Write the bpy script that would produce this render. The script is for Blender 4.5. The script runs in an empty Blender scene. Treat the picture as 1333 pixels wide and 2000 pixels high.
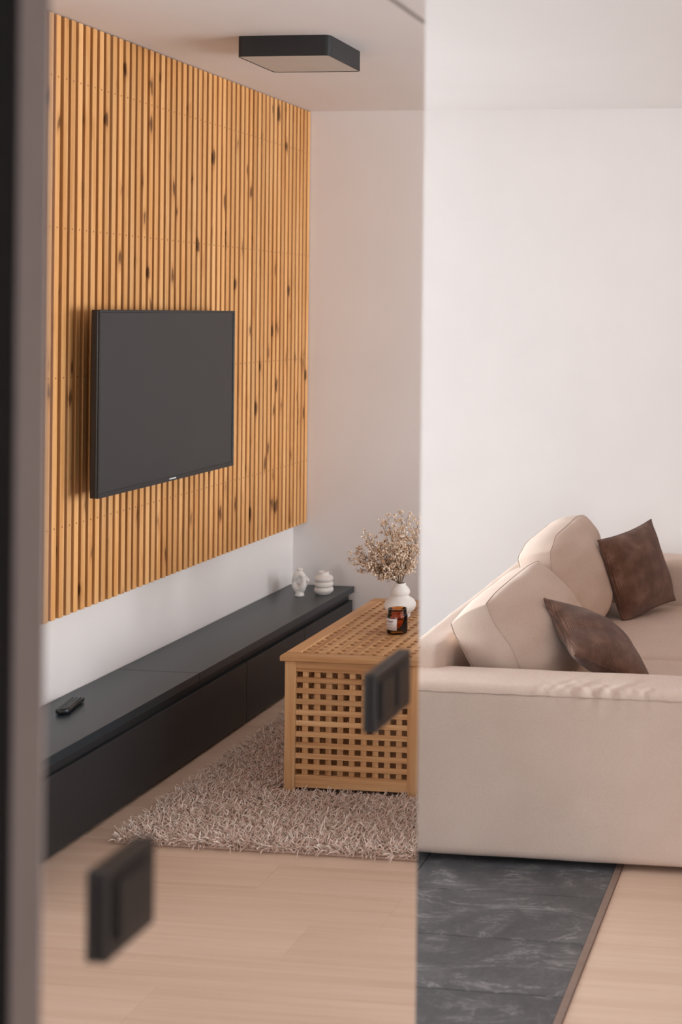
import bpy, bmesh, math, random
import numpy as np
from mathutils import Vector, Matrix, noise

random.seed(7)
rng = np.random.default_rng(7)
scene = bpy.context.scene
col = scene.collection

# ------------------------------------------------------------------ camera
FPX, PPX, PPY, EYE = 2600.0, 1331.0, 613.0, 1.72
ROLL = 0.010
YAW = math.atan((1638.0 - PPX) / FPX)
cam_data = bpy.data.cameras.new('camera')
cam = bpy.data.objects.new('camera', cam_data)
col.objects.link(cam)
cam.location = (0, 0, EYE)
fw = Vector((-math.sin(YAW), math.cos(YAW), 0))
rt = Vector((math.cos(YAW), math.sin(YAW), 0))
up = Vector((0, 0, 1))
cr, sr = math.cos(ROLL), math.sin(ROLL)
rt2 = rt * cr + up * sr
up2 = up * cr - rt * sr
m = Matrix((rt2, up2, -fw)).transposed()
cam.rotation_euler = m.to_euler()
cam_data.sensor_fit = 'VERTICAL'
cam_data.sensor_height = 36.0
cam_data.lens = FPX / 2000.0 * 36.0
cam_data.shift_x = (666.5 - PPX) / 2000.0
cam_data.shift_y = (PPY - 1000.0) / 2000.0
cam_data.clip_start = 0.02
cam_data.dof.use_dof = True
cam_data.dof.focus_distance = 5.0
cam_data.dof.aperture_fstop = 2.9
scene.camera = cam

# ------------------------------------------------------------------ world and light
world = bpy.data.worlds.new('daylight')
scene.world = world
world.use_nodes = True
wn = world.node_tree.nodes
wn['Background'].inputs['Color'].default_value = (0.86, 0.92, 1.0, 1)
wn['Background'].inputs['Strength'].default_value = 1.6


def area(name, loc, direction, sx, sy, power, color):
    d = bpy.data.lights.new(name, 'AREA')
    d.shape = 'RECTANGLE'
    d.size, d.size_y = sx, sy
    d.energy = power
    d.color = color
    o = bpy.data.objects.new(name, d)
    col.objects.link(o)
    o.location = loc
    o.rotation_euler = Vector(direction).to_track_quat('-Z', 'Y').to_euler()
    return o


CEIL = 2.732
YB = 6.51          # back wall
XR = 1.40          # television wall
XL = -5.2          # left wall
YF = -2.5          # wall behind the camera
XM = -0.675        # mirror face
YM = 2.112         # end of the mirrored partition

area('daylight_left_window', (XL - 0.16, 2.85, 1.35), (1, 0, -0.05), 1.7, 2.0, 106, (0.92, 0.97, 1.0))
area('daylight_corner_window', (XL - 0.16, 5.2, 1.35), (1, 0, -0.05), 1.9, 2.0, 129, (0.92, 0.97, 1.0))
area('fill_front_window', (0.35, YF - 0.16, 1.45), (0, 1, 0), 1.5, 1.7, 31, (0.96, 0.98, 1.0))  # added fill behind the camera, brightens sides that face it

scene.view_settings.view_transform = 'Standard'
scene.view_settings.look = 'None'
scene.view_settings.exposure = 0.74
scene.view_settings.gamma = 1.0
scene.view_settings.use_curve_mapping = False


# ------------------------------------------------------------------ helpers
def lin(r, g, b):
    f = lambda v: ((v / 255.0) / 12.92) if v / 255.0 <= 0.04045 else (((v / 255.0) + 0.055) / 1.055) ** 2.4
    return (f(r), f(g), f(b), 1.0)


def new_mat(name):
    mt = bpy.data.materials.new(name)
    mt.use_nodes = True
    nt = mt.node_tree
    return mt, nt, nt.nodes['Principled BSDF']


def nd(nt, kind, **kw):
    n = nt.nodes.new(kind)
    for k, v in kw.items():
        if k in n.inputs:
            n.inputs[k].default_value = v
        else:
            setattr(n, k, v)
    return n


def ramp(nt, fac, stops):
    r = nt.nodes.new('ShaderNodeValToRGB')
    el = r.color_ramp.elements
    while len(el) < len(stops):
        el.new(0.5)
    for e, (p, c) in zip(el, stops):
        e.position = p
        e.color = c
    nt.links.new(fac, r.inputs[0])
    return r.outputs[0]


def mixc(nt, fac, a, b, mode='MIX'):
    mx = nt.nodes.new('ShaderNodeMix')
    mx.data_type = 'RGBA'
    mx.blend_type = mode
    for sock, v in ((mx.inputs[0], fac), (mx.inputs[6], a), (mx.inputs[7], b)):
        if hasattr(v, 'links'):
            nt.links.new(v, sock)
        else:
            sock.default_value = v
    return mx.outputs[2]


def math_n(nt, op, a, b=None, c=None):
    n = nt.nodes.new('ShaderNodeMath')
    n.operation = op
    for i, v in enumerate((a, b, c)):
        if v is None:
            continue
        if hasattr(v, 'links'):
            nt.links.new(v, n.inputs[i])
        else:
            n.inputs[i].default_value = v
    return n.outputs[0]


def coords(nt, scale=(1, 1, 1), random_offset=True, kind='Object'):
    tc = nt.nodes.new('ShaderNodeTexCoord')
    out = tc.outputs[kind]
    if random_offset:
        oi = nt.nodes.new('ShaderNodeObjectInfo')
        mul = nt.nodes.new('ShaderNodeVectorMath')
        mul.operation = 'MULTIPLY'
        cx = nt.nodes.new('ShaderNodeCombineXYZ')
        for i in range(3):
            nt.links.new(oi.outputs['Random'], cx.inputs[i])
        nt.links.new(cx.outputs[0], mul.inputs[0])
        mul.inputs[1].default_value = (37.0, 91.0, 53.0)
        ad = nt.nodes.new('ShaderNodeVectorMath')
        ad.operation = 'ADD'
        nt.links.new(out, ad.inputs[0])
        nt.links.new(mul.outputs[0], ad.inputs[1])
        out = ad.outputs[0]
    mp = nt.nodes.new('ShaderNodeMapping')
    mp.inputs['Scale'].default_value = scale
    nt.links.new(out, mp.inputs[0])
    return mp.outputs[0]


def tex_noise(nt, vec, scale, detail=4, rough=0.55, dist=0.0):
    n = nd(nt, 'ShaderNodeTexNoise', Scale=scale, Detail=detail, Roughness=rough, Distortion=dist)
    nt.links.new(vec, n.inputs['Vector'])
    return n.outputs[0]


def bump(nt, bsdf, height, strength, dist=0.002):
    b = nd(nt, 'ShaderNodeBump', Strength=strength, Distance=dist)
    nt.links.new(height, b.inputs['Height'])
    nt.links.new(b.outputs[0], bsdf.inputs['Normal'])


def plain(name, rgb, rough=0.5, spec=0.5, noise_amt=0.06, nscale=30, bumpy=0.0, metallic=0.0):
    mt, nt, b = new_mat(name)
    v = coords(nt, random_offset=False)
    nz = tex_noise(nt, v, nscale)
    c = lin(*rgb)
    lo = tuple(x * (1 - noise_amt) for x in c[:3]) + (1,)
    hi = tuple(min(1, x * (1 + noise_amt)) for x in c[:3]) + (1,)
    nt.links.new(ramp(nt, nz, [(0.3, lo), (0.7, hi)]), b.inputs['Base Color'])
    b.inputs['Roughness'].default_value = rough
    b.inputs['Specular IOR Level'].default_value = spec
    b.inputs['Metallic'].default_value = metallic
    if bumpy:
        bump(nt, b, nz, bumpy)
    return mt


def wood(name, dark, mid, light, axis, knots=0.0, rough=0.5, grain=1.0, rnd=0.25, nails=False, nscale=1.0):
    """Wood with the grain along a local axis; each piece takes its own offset and tone."""
    mt, nt, b = new_mat(name)
    s = [34.0 * nscale] * 3
    s[axis] = 1.3 * nscale
    v = coords(nt, tuple(s))
    n1 = tex_noise(nt, v, 1.0, 6, 0.6, 0.6)
    s2 = [110.0 * nscale] * 3
    s2[axis] = 2.2 * nscale
    v2 = coords(nt, tuple(s2))
    n2 = tex_noise(nt, v2, 1.0, 3, 0.6)
    f = math_n(nt, 'ADD', math_n(nt, 'MULTIPLY', n1, 0.7), math_n(nt, 'MULTIPLY', n2, 0.3 * grain))
    c = ramp(nt, f, [(0.30, lin(*dark)), (0.48, lin(*mid)), (0.66, lin(*light))])
    oi = nt.nodes.new('ShaderNodeObjectInfo')
    tone = ramp(nt, oi.outputs['Random'], [(0.0, (1 - rnd, 1 - rnd * 1.15, 1 - rnd * 1.3, 1)), (1.0, (1.0, 1.0, 1.0, 1))])
    c = mixc(nt, 1.0, c, tone, 'MULTIPLY')
    if knots:
        ks = [13.0] * 3
        ks[axis] = 4.6
        vk = coords(nt, tuple(ks))
        wob = nt.nodes.new('ShaderNodeVectorMath')
        wob.operation = 'ADD'
        nz = nd(nt, 'ShaderNodeTexNoise', Scale=2.5, Detail=2.0)
        nt.links.new(vk, nz.inputs['Vector'])
        sc = nt.nodes.new('ShaderNodeVectorMath')
        sc.operation = 'SCALE'
        sc.inputs['Scale'].default_value = 0.35
        nt.links.new(nz.outputs[1], sc.inputs[0])
        nt.links.new(vk, wob.inputs[0])
        nt.links.new(sc.outputs[0], wob.inputs[1])
        vo = nd(nt, 'ShaderNodeTexVoronoi', Scale=1.0)
        nt.links.new(wob.outputs[0], vo.inputs['Vector'])
        halo = ramp(nt, vo.outputs['Distance'], [(0.0, (1, 1, 1, 1)), (0.10 * knots, (0.75, 0.75, 0.75, 1)), (0.30 * knots, (0, 0, 0, 1))])
        core = ramp(nt, vo.outputs['Distance'], [(0.0, (1, 1, 1, 1)), (0.11 * knots, (0.8, 0.8, 0.8, 1)), (0.17 * knots, (0, 0, 0, 1))])
        c = mixc(nt, math_n(nt, 'MULTIPLY', halo, 0.55), c, lin(150, 84, 34))
        c = mixc(nt, math_n(nt, 'MULTIPLY', core, 0.85), c, lin(62, 36, 20))
    if nails:
        tc = nt.nodes.new('ShaderNodeTexCoord')
        sp = nt.nodes.new('ShaderNodeSeparateXYZ')
        nt.links.new(tc.outputs['Object'], sp.inputs[0])
        zz = math_n(nt, 'ABSOLUTE', math_n(nt, 'SUBTRACT', math_n(nt, 'MODULO', math_n(nt, 'ADD', sp.outputs[2], 5.2 - 0.055), 0.52), 0.26))
        zz = math_n(nt, 'SUBTRACT', zz, 0.0)
        d = math_n(nt, 'SQRT', math_n(nt, 'ADD', math_n(nt, 'MULTIPLY', sp.outputs[1], sp.outputs[1]), math_n(nt, 'MULTIPLY', zz, zz)))
        dot = math_n(nt, 'LESS_THAN', d, 0.0034)
        c = mixc(nt, math_n(nt, 'MULTIPLY', dot, 0.8), c, lin(110, 66, 34))
    nt.links.new(c, b.inputs['Base Color'])
    b.inputs['Roughness'].default_value = rough
    b.inputs['Specular IOR Level'].default_value = 0.3
    bump(nt, b, n2, 0.15, 0.001)
    return mt


M = {}
M['wall'] = plain('wall_paint', (238, 230, 227), 0.85, 0.2, 0.015, 3)
M['ceiling'] = plain('ceiling_paint', (240, 232, 229), 0.9, 0.15, 0.012, 2)
M['slat'] = wood('pine_slat', (210, 142, 78), (232, 170, 106), (244, 192, 134), 2, knots=1.0, rough=0.5, rnd=0.22, nails=True)
M['backing'] = wood('backing_board', (70, 42, 22), (84, 52, 28), (94, 60, 34), 2, rough=0.7, rnd=0.0)  # brown darkened to put shade into the gaps between the slats
M['plank'] = wood('oak_plank', (206, 174, 150), (218, 188, 166), (226, 199, 179), 0, rough=0.42, rnd=0.06, nscale=0.55)
M['acacia'] = wood('acacia', (174, 118, 72), (212, 160, 110), (232, 188, 140), 0, rough=0.45, rnd=0.30)
M['acacia_y'] = wood('acacia_long', (174, 118, 72), (212, 160, 110), (232, 188, 140), 1, rough=0.45, rnd=0.30)
M['acacia_z'] = wood('acacia_upright', (174, 118, 72), (212, 160, 110), (232, 188, 140), 2, rough=0.45, rnd=0.30)
M['black_front'] = plain('black_laminate', (44, 44, 45), 0.42, 0.35, 0.05, 60)
M['black_top'] = plain('black_satin_top', (34, 45, 51), 0.36, 0.62, 0.06, 80)
M['black_plastic'] = plain('black_plastic', (30, 30, 32), 0.32, 0.5, 0.04, 60)
M['black_metal'] = plain('black_powder_coat', (38, 37, 38), 0.5, 0.4, 0.04, 90)
M['dark_gap'] = plain('dark_void', (20, 20, 21), 0.8, 0.2, 0.05, 20)
M['switch'] = plain('black_switch_plastic', (34, 31, 31), 0.35, 0.45, 0.03, 40)
M['taupe'] = plain('taupe_paint', (138, 127, 124), 0.6, 0.3, 0.03, 20)
M['screen'] = plain('tv_screen', (30, 31, 33), 0.33, 0.65, 0.02, 5)
M['white_mark'] = plain('white_print', (225, 228, 230), 0.5, 0.4, 0.01, 5)
M['diffuser'] = plain('frosted_acrylic', (205, 194, 184), 0.55, 0.4, 0.02, 10)
M['ceramic'] = plain('white_ceramic', (238, 230, 224), 0.55, 0.35, 0.03, 40, 0.05)
M['grey_key'] = plain('remote_key_rubber', (92, 95, 97), 0.6, 0.4, 0.04, 60)
M['paper'] = plain('label_paper', (226, 214, 210), 0.8, 0.2, 0.02, 40)
M['ink'] = plain('label_ink', (128, 112, 110), 0.8, 0.2, 0.02, 40)
M['wax'] = plain('candle_wax', (222, 180, 120), 0.5, 0.4, 0.03, 30)
M['pvc'] = plain('white_window_frame', (236, 236, 236), 0.4, 0.4, 0.02, 10)
M['trim'] = plain('bronze_floor_trim', (138, 115, 104), 0.35, 0.5, 0.10, 30)
M['grout'] = plain('dark_grout', (52, 51, 52), 0.9, 0.1, 0.1, 40)
M['stem'] = plain('dried_stem', (128, 98, 66), 0.8, 0.2, 0.15, 200)
M['seam'] = plain('seam_thread', (196, 174, 160), 0.9, 0.1, 0.08, 300)
M['rubber'] = plain('black_sofa_foot', (22, 21, 21), 0.6, 0.3, 0.05, 40)


def make_mirror():
    mt, nt, b = new_mat('silver_mirror')
    v = coords(nt, random_offset=False)
    nz = tex_noise(nt, v, 0.6, 1)
    nt.links.new(ramp(nt, nz, [(0.3, (0.93, 0.92, 0.915, 1)), (0.7, (0.935, 0.925, 0.92, 1))]), b.inputs['Base Color'])
    b.inputs['Metallic'].default_value = 1.0
    b.inputs['Roughness'].default_value = 0.0
    return mt


def make_pane():
    mt, nt, b = new_mat('window_glass')
    nt.nodes.remove(b)
    tr = nd(nt, 'ShaderNodeBsdfTransparent', Color=(0.97, 0.98, 0.98, 1))
    gl = nd(nt, 'ShaderNodeBsdfGlossy', Roughness=0.0)
    fr = nd(nt, 'ShaderNodeFresnel', IOR=1.45)
    mx = nt.nodes.new('ShaderNodeMixShader')
    nt.links.new(fr.outputs[0], mx.inputs[0])
    nt.links.new(tr.outputs[0], mx.inputs[1])
    nt.links.new(gl.outputs[0], mx.inputs[2])
    nt.links.new(mx.outputs[0], nt.nodes['Material Output'].inputs[0])
    return mt


def make_amber():
    mt, nt, b = new_mat('amber_glass')
    nt.nodes.remove(b)
    v = coords(nt, random_offset=False)
    nz = tex_noise(nt, v, 9, 2)
    cc = ramp(nt, nz, [(0.3, lin(228, 176, 108)), (0.7, lin(240, 192, 124))])
    tr = nd(nt, 'ShaderNodeBsdfTransparent')
    nt.links.new(cc, tr.inputs['Color'])
    gl = nd(nt, 'ShaderNodeBsdfGlossy', Roughness=0.04)
    fr = nd(nt, 'ShaderNodeFresnel', IOR=1.5)
    mx = nt.nodes.new('ShaderNodeMixShader')
    nt.links.new(fr.outputs[0], mx.inputs[0])
    nt.links.new(tr.outputs[0], mx.inputs[1])
    nt.links.new(gl.outputs[0], mx.inputs[2])
    nt.links.new(mx.outputs[0], nt.nodes['Material Output'].inputs[0])
    return mt


def make_fabric(name, rgb, rgb2, scale=900, strength=0.35):
    mt, nt, b = new_mat(name)
    v = coords(nt, random_offset=False)
    n1 = tex_noise(nt, v, 5, 3)
    n2 = tex_noise(nt, v, scale, 2)
    n3 = tex_noise(nt, coords(nt, (1, 1, 6), False), 120, 2)
    f = math_n(nt, 'ADD', math_n(nt, 'MULTIPLY', n1, 0.22), math_n(nt, 'ADD', math_n(nt, 'MULTIPLY', n2, 0.45), math_n(nt, 'MULTIPLY', n3, 0.33)))
    nt.links.new(ramp(nt, f, [(0.33, lin(*rgb)), (0.67, lin(*rgb2))]), b.inputs['Base Color'])
    b.inputs['Roughness'].default_value = 0.9
    b.inputs['Specular IOR Level'].default_value = 0.15
    b.inputs['Sheen Weight'].default_value = 0.12
    bump(nt, b, n2, strength, 0.001)
    return mt


def make_corduroy():
    mt, nt, b = new_mat('brown_corduroy')
    v = coords(nt, random_offset=False)
    wv = nd(nt, 'ShaderNodeTexWave', Scale=60.0, Distortion=0.6, Detail=2.0)
    wv.bands_direction = 'X'
    nt.links.new(v, wv.inputs['Vector'])
    nz = tex_noise(nt, v, 16, 4)
    f = math_n(nt, 'ADD', math_n(nt, 'MULTIPLY', wv.outputs[1], 0.22), math_n(nt, 'MULTIPLY', nz, 0.85))
    nt.links.new(ramp(nt, f, [(0.25, lin(84, 56, 44)), (0.55, lin(116, 82, 66)), (0.85, lin(156, 122, 106))]), b.inputs['Base Color'])
    b.inputs['Roughness'].default_value = 0.9
    b.inputs['Specular IOR Level'].default_value = 0.15
    b.inputs['Sheen Weight'].default_value = 0.25
    bump(nt, b, wv.outputs[1], 0.6, 0.003)
    return mt


def make_tile():
    mt, nt, b = new_mat('slate_tile')
    v = coords(nt)
    big = tex_noise(nt, v, 5, 8, 0.62, 0.8)
    fine = tex_noise(nt, v, 70, 4, 0.6)
    vs = coords(nt, (1.0, 2.6, 1.0))
    vn = tex_noise(nt, vs, 2.6, 7, 0.62, 1.6)
    vein = math_n(nt, 'ABSOLUTE', math_n(nt, 'SUBTRACT', vn, 0.5))
    veinm = ramp(nt, vein, [(0.0, (1, 1, 1, 1)), (0.008, (0.4, 0.4, 0.4, 1)), (0.026, (0, 0, 0, 1))])
    veinm = math_n(nt, 'MULTIPLY', veinm, ramp(nt, big, [(0.42, (0, 0, 0, 1)), (0.62, (1, 1, 1, 1))]))
    f = math_n(nt, 'ADD', math_n(nt, 'MULTIPLY', big, 0.7), math_n(nt, 'MULTIPLY', fine, 0.3))
    c = ramp(nt, f, [(0.3, lin(66, 66, 68)), (0.5, lin(84, 83, 85)), (0.7, lin(108, 106, 107))])
    c = mixc(nt, math_n(nt, 'MULTIPLY', veinm, 0.5), c, lin(190, 186, 185))
    nt.links.new(c, b.inputs['Base Color'])
    b.inputs['Roughness'].default_value = 0.42
    b.inputs['Specular IOR Level'].default_value = 0.45
    bump(nt, b, f, 0.25, 0.003)
    return mt


def make_island(name, stops, rough=0.9):
    """Each small strand or blossom takes its own tone from the ramp."""
    mt, nt, b = new_mat(name)
    g = nt.nodes.new('ShaderNodeNewGeometry')
    nt.links.new(ramp(nt, g.outputs['Random Per Island'], stops), b.inputs['Base Color'])
    b.inputs['Roughness'].default_value = rough
    b.inputs['Specular IOR Level'].default_value = 0.2
    return mt


M['mirror'] = make_mirror()
M['pane'] = make_pane()
M['amber'] = make_amber()
M['linen'] = make_fabric('beige_linen', (205, 180, 164), (227, 205, 191))
M['corduroy'] = make_corduroy()
M['tile'] = make_tile()
M['pile'] = make_island('rug_pile', [(0.0, lin(206, 172, 154)), (0.4, lin(240, 212, 196)), (0.8, lin(250, 230, 216)), (1.0, lin(252, 240, 228))])
M['rug_base'] = plain('rug_backing', (190, 162, 146), 0.95, 0.1, 0.15, 200)
M['blossom'] = make_island('dried_blossom', [(0.0, lin(196, 152, 118)), (0.35, lin(234, 202, 172)), (0.8, lin(248, 228, 206)), (1.0, lin(252, 242, 230))])


def link(name, mesh, mat, parent=None):
    o = bpy.data.objects.new(name, mesh)
    col.objects.link(o)
    if mat is not None and not mesh.materials:
        mesh.materials.append(M[mat])
    if parent is not None:
        o.parent = parent
    return o


def obj(name, bm, mat, parent=None, smooth=False, loc=None):
    me = bpy.data.meshes.new(name)
    bm.to_mesh(me)
    bm.free()
    if smooth:
        for p in me.polygons:
            p.use_smooth = True
    o = link(name, me, mat, parent)
    if loc is not None:
        o.location = loc
    return o


def mesh_np(name, verts, faces, mat, parent=None, smooth=False):
    me = bpy.data.meshes.new(name)
    verts = np.asarray(verts, dtype=np.float32)
    faces = np.asarray(faces, dtype=np.int32)
    k = faces.shape[1]
    me.vertices.add(len(verts))
    me.vertices.foreach_set('co', verts.ravel())
    me.loops.add(faces.size)
    me.loops.foreach_set('vertex_index', faces.ravel())
    me.polygons.add(len(faces))
    me.polygons.foreach_set('loop_start', np.arange(0, faces.size, k, dtype=np.int32))
    me.update(calc_edges=True)
    if smooth:
        me.polygons.foreach_set('use_smooth', np.ones(len(faces), dtype=bool))
    return link(name, me, mat, parent)


def box(bm, x0, x1, y0, y1, z0, z1, bev=0.0, seg=2):
    g = bmesh.ops.create_cube(bm, size=1.0)
    for v in g['verts']:
        v.co = Vector((x0 + (v.co.x + 0.5) * (x1 - x0), y0 + (v.co.y + 0.5) * (y1 - y0), z0 + (v.co.z + 0.5) * (z1 - z0)))
    if bev:
        es = list({e for v in g['verts'] for e in v.link_edges})
        bmesh.ops.bevel(bm, geom=es, offset=bev, segments=seg, profile=0.6, affect='EDGES')
    return bm


def B(x0, x1, y0, y1, z0, z1, bev=0.0, seg=2):
    return box(bmesh.new(), x0, x1, y0, y1, z0, z1, bev, seg)


def lathe(bm, prof, n=40, c=(0, 0, 0), close=True):
    rings = []
    for r, z in prof:
        rings.append([bm.verts.new((c[0] + r * math.cos(2 * math.pi * i / n), c[1] + r * math.sin(2 * math.pi * i / n), c[2] + z)) for i in range(n)])
    for a, b in zip(rings[:-1], rings[1:]):
        for i in range(n):
            bm.faces.new((a[i], a[(i + 1) % n], b[(i + 1) % n], b[i]))
    if close:
        bm.faces.new(list(reversed(rings[0])))
        bm.faces.new(rings[-1])
    return bm


def tube(bm, pts, radii, n=6, closed=False):
    pts = [Vector(p) for p in pts]
    if not hasattr(radii, '__len__'):
        radii = [radii] * len(pts)
    rings = []
    ref = Vector((0.31, 0.17, 0.93)).normalized()
    for i, p in enumerate(pts):
        if closed:
            t = pts[(i + 1) % len(pts)] - pts[i - 1]
        else:
            t = pts[min(i + 1, len(pts) - 1)] - pts[max(i - 1, 0)]
        t = t.normalized() if t.length > 1e-9 else Vector((0, 0, 1))
        a = t.cross(ref)
        if a.length < 1e-3:
            a = t.cross(Vector((1, 0, 0)))
        a.normalize()
        b = t.cross(a)
        rings.append([bm.verts.new(p + (a * math.cos(2 * math.pi * k / n) + b * math.sin(2 * math.pi * k / n)) * radii[i]) for k in range(n)])
    pairs = list(zip(rings[:-1], rings[1:]))
    if closed:
        pairs.append((rings[-1], rings[0]))
    for a, b in pairs:
        for k in range(n):
            bm.faces.new((a[k], a[(k + 1) % n], b[(k + 1) % n], b[k]))
    if not closed:
        bm.faces.new(list(reversed(rings[0])))
        bm.faces.new(rings[-1])
    return bm


def empty(name, loc, rotz=0.0):
    o = bpy.data.objects.new(name, None)
    o.empty_display_size = 0.1
    col.objects.link(o)
    o.location = loc
    o.rotation_euler = (0, 0, rotz)
    return o


def tag(o, label, cat, group=None):
    o['label'] = label
    o['category'] = cat
    if group:
        o['group'] = group
    return o


def struct(o):
    o['kind'] = 'structure'
    return o


# ------------------------------------------------------------------ room shell
T = 0.14
TX = -0.668        # edge of the tiled zone, beside the floor trim
floor = struct(obj('floor', B(XL, XR, YF, YB, -0.10, -0.012), 'grout'))
struct(obj('ceiling', B(XL - T, XR + T, YF - T, YB + T, CEIL, CEIL + 0.1), 'ceiling'))
struct(obj('wall_right', B(XR, XR + T, YF - T, YB + T, -0.1, CEIL), 'wall'))


def wall_with_holes(name, along, a0, a1, p0, p1, holes, z0, z1):
    """A wall slab with window openings: along = 'x' or 'y', holes = spans along the wall."""
    bm = bmesh.new()
    parts = []
    s = a0
    for h0, h1 in holes:
        parts += [(s, h0, -0.1, CEIL), (h0, h1, -0.1, z0), (h0, h1, z1, CEIL)]
        s = h1
    parts.append((s, a1, -0.1, CEIL))
    for (s0, s1, q0, q1) in parts:
        if along == 'x':
            box(bm, s0, s1, p0, p1, q0, q1)
        else:
            box(bm, p0, p1, s0, s1, q0, q1)
    return struct(obj(name, bm, 'wall'))


def window(name, along, c, plane, w, z0, z1, n_sash=2):
    """Frame with sashes and panes set into the opening of a wall."""
    d = 0.06
    fr = 0.05

    def bb(s0, s1, q0, q1, mat, nm, par, dd=d, bev=0.004):
        if along == 'x':
            return obj(nm, B(s0, s1, plane - dd / 2, plane + dd / 2, q0, q1, bev, 1), mat, par)
        return obj(nm, B(plane - dd / 2, plane + dd / 2, s0, s1, q0, q1, bev, 1), mat, par)
    bm = bmesh.new()
    a0, a1 = c - w / 2, c + w / 2
    for (s0, s1, q0, q1) in ((a0, a0 + fr, z0, z1), (a1 - fr, a1, z0, z1), (a0 + fr, a1 - fr, z0, z0 + fr), (a0 + fr, a1 - fr, z1 - fr, z1)):
        if along == 'x':
            box(bm, s0, s1, plane - d / 2, plane + d / 2, q0, q1)
        else:
            box(bm, plane - d / 2, plane + d / 2, s0, s1, q0, q1)
    root = struct(obj(name, bm, 'pvc'))
    inner = w - 2 * fr
    for k in range(n_sash):
        s0 = a0 + fr + inner * k / n_sash
        s1 = a0 + fr + inner * (k + 1) / n_sash
        if k:
            bb(s0 - 0.03, s0 + 0.03, z0 + fr, z1 - fr, 'pvc', 'mullion', root, 0.055)
        bb(s0 + 0.005, s1 - 0.005, z0 + fr, z1 - fr, 'pane', 'pane', root, 0.006, 0.0)
    return root


struct(obj('wall_back', B(XL - T, XR, YB, YB + T, -0.1, CEIL), 'wall'))
wall_with_holes('wall_left', 'y', YF - T, YB, XL - T, XL, [(1.95, 3.75), (4.20, 6.20)], 0.25, 2.45)
window('window_1', 'y', 2.85, XL - 0.08, 1.798, 0.252, 2.448)
window('window_2', 'y', 5.20, XL - 0.08, 1.998, 0.252, 2.448)
wall_with_holes('wall_front', 'x', XL, XR, YF - T, YF, [(-0.45, 1.15)], 0.55, 2.35)
window('window_fill', 'x', 0.35, YF - 0.08, 1.598, 0.552, 2.348)  # unseen window, added for the fill light from behind the camera
struct(obj('wall_partition', B(-0.82, XM - 0.007, YF, YM - 0.002, -0.1, CEIL), 'wall'))

# wood planks (grain along X) between the trim and the television wall
PW, GAP = 0.19, 0.0003
plank_mesh = {}


def plank(x0, x1, y0):
    L = round(x1 - x0, 3)
    if L not in plank_mesh:
        bm = B(-L / 2 + GAP, L / 2 - GAP, -PW / 2 + GAP / 2, PW / 2 - GAP / 2, -0.012, 0.0, 0.0004, 1)
        me = bpy.data.meshes.new('plank')
        bm.to_mesh(me)
        bm.free()
        me.materials.append(M['plank'])
        plank_mesh[L] = me
    o = bpy.data.objects.new('plank', plank_mesh[L])
    col.objects.link(o)
    o.parent = floor
    o.location = ((x0 + x1) / 2, y0 + PW / 2, 0)


y = YF
row = 0
while y < YB - 0.02:
    cuts = [TX + 0.022] + [c for c in ([-0.1, 1.0], [0.35], [-0.35, 0.78], [0.1])[row % 4]] + [XR]
    for a, b in zip(cuts[:-1], cuts[1:]):
        plank(a, b, y)
    y += PW
    row += 1

# slate tiles 0.60 x 0.285 with grout joints
TL_, TW_ = 0.60, 0.2855
tbm = B(-TL_ / 2 + 0.0012, TL_ / 2 - 0.0012, -TW_ / 2 + 0.0012, TW_ / 2 - 0.0012, -0.012, 0.0, 0.0012, 1)
tme = bpy.data.meshes.new('tile')
tbm.to_mesh(tme)
tbm.free()
tme.materials.append(M['tile'])
j0 = 3.288 - 20 * TW_
k = 0
while j0 + k * TW_ < YB - 0.05:
    yy = j0 + (k + 0.5) * TW_
    if yy > YF:
        for i in range(7):
            xx = TX - (i + 0.5) * TL_
            if xx - TL_ / 2 < XL - 0.05:
                continue
            o = bpy.data.objects.new('tile', tme)
            col.objects.link(o)
            o.parent = floor
            o.location = (xx, yy, 0)
    k += 1
struct(obj('trim_1', B(TX, TX + 0.021, YM, YB, -0.012, 0.003, 0.0015, 2), 'trim'))

# ------------------------------------------------------------------ mirrored partition
mp = obj('mirror_panel', B(XM - 0.006, XM, 1.072, YM, 0.06, 2.189, 0.0012, 1), 'mirror')
tag(mp, 'tall frameless wall mirror panel reflecting the slatted television wall', 'mirror')
mp2 = obj('mirror_panel', B(XM - 0.006, XM, 1.072, YM, 2.1945, CEIL - 0.003, 0.0012, 1), 'mirror')
tag(mp2, 'short mirror panel above the tall mirror, close under the ceiling', 'mirror')
struct(obj('trim_3', B(XM - 0.0065, XM - 0.0008, 1.072, YM, 2.1892, 2.1943), 'taupe'))
struct(obj('trim_2', B(XM - 0.006, XM + 0.0012, 1.029, 1.071, 0.0, CEIL - 0.001, 0.002, 2), 'taupe'))

door = struct(obj('door_1', B(XM - 0.006, XM + 0.0005, 0.10, 0.98, 0.004, 2.10, 0.002, 1), 'black_metal'))
for (a, b, z0, z1) in ((0.982, 1.028, 0.0, 2.14), (0.06, 0.098, 0.0, 2.14), (0.06, 1.028, 2.141, 2.18)):
    obj('door_frame', B(XM - 0.006, XM + 0.0008, a, b, z0, z1, 0.002, 1), 'dark_gap', door)
bm = bmesh.new()
tube(bm, [(XM + 0.0003, 0.19, 1.03), (XM + 0.055, 0.19, 1.03)], 0.009, 10)
tube(bm, [(XM + 0.050, 0.185, 1.03), (XM + 0.050, 0.31, 1.03)], 0.008, 10)
obj('door_handle', bm, 'black_plastic', door, True)


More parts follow.
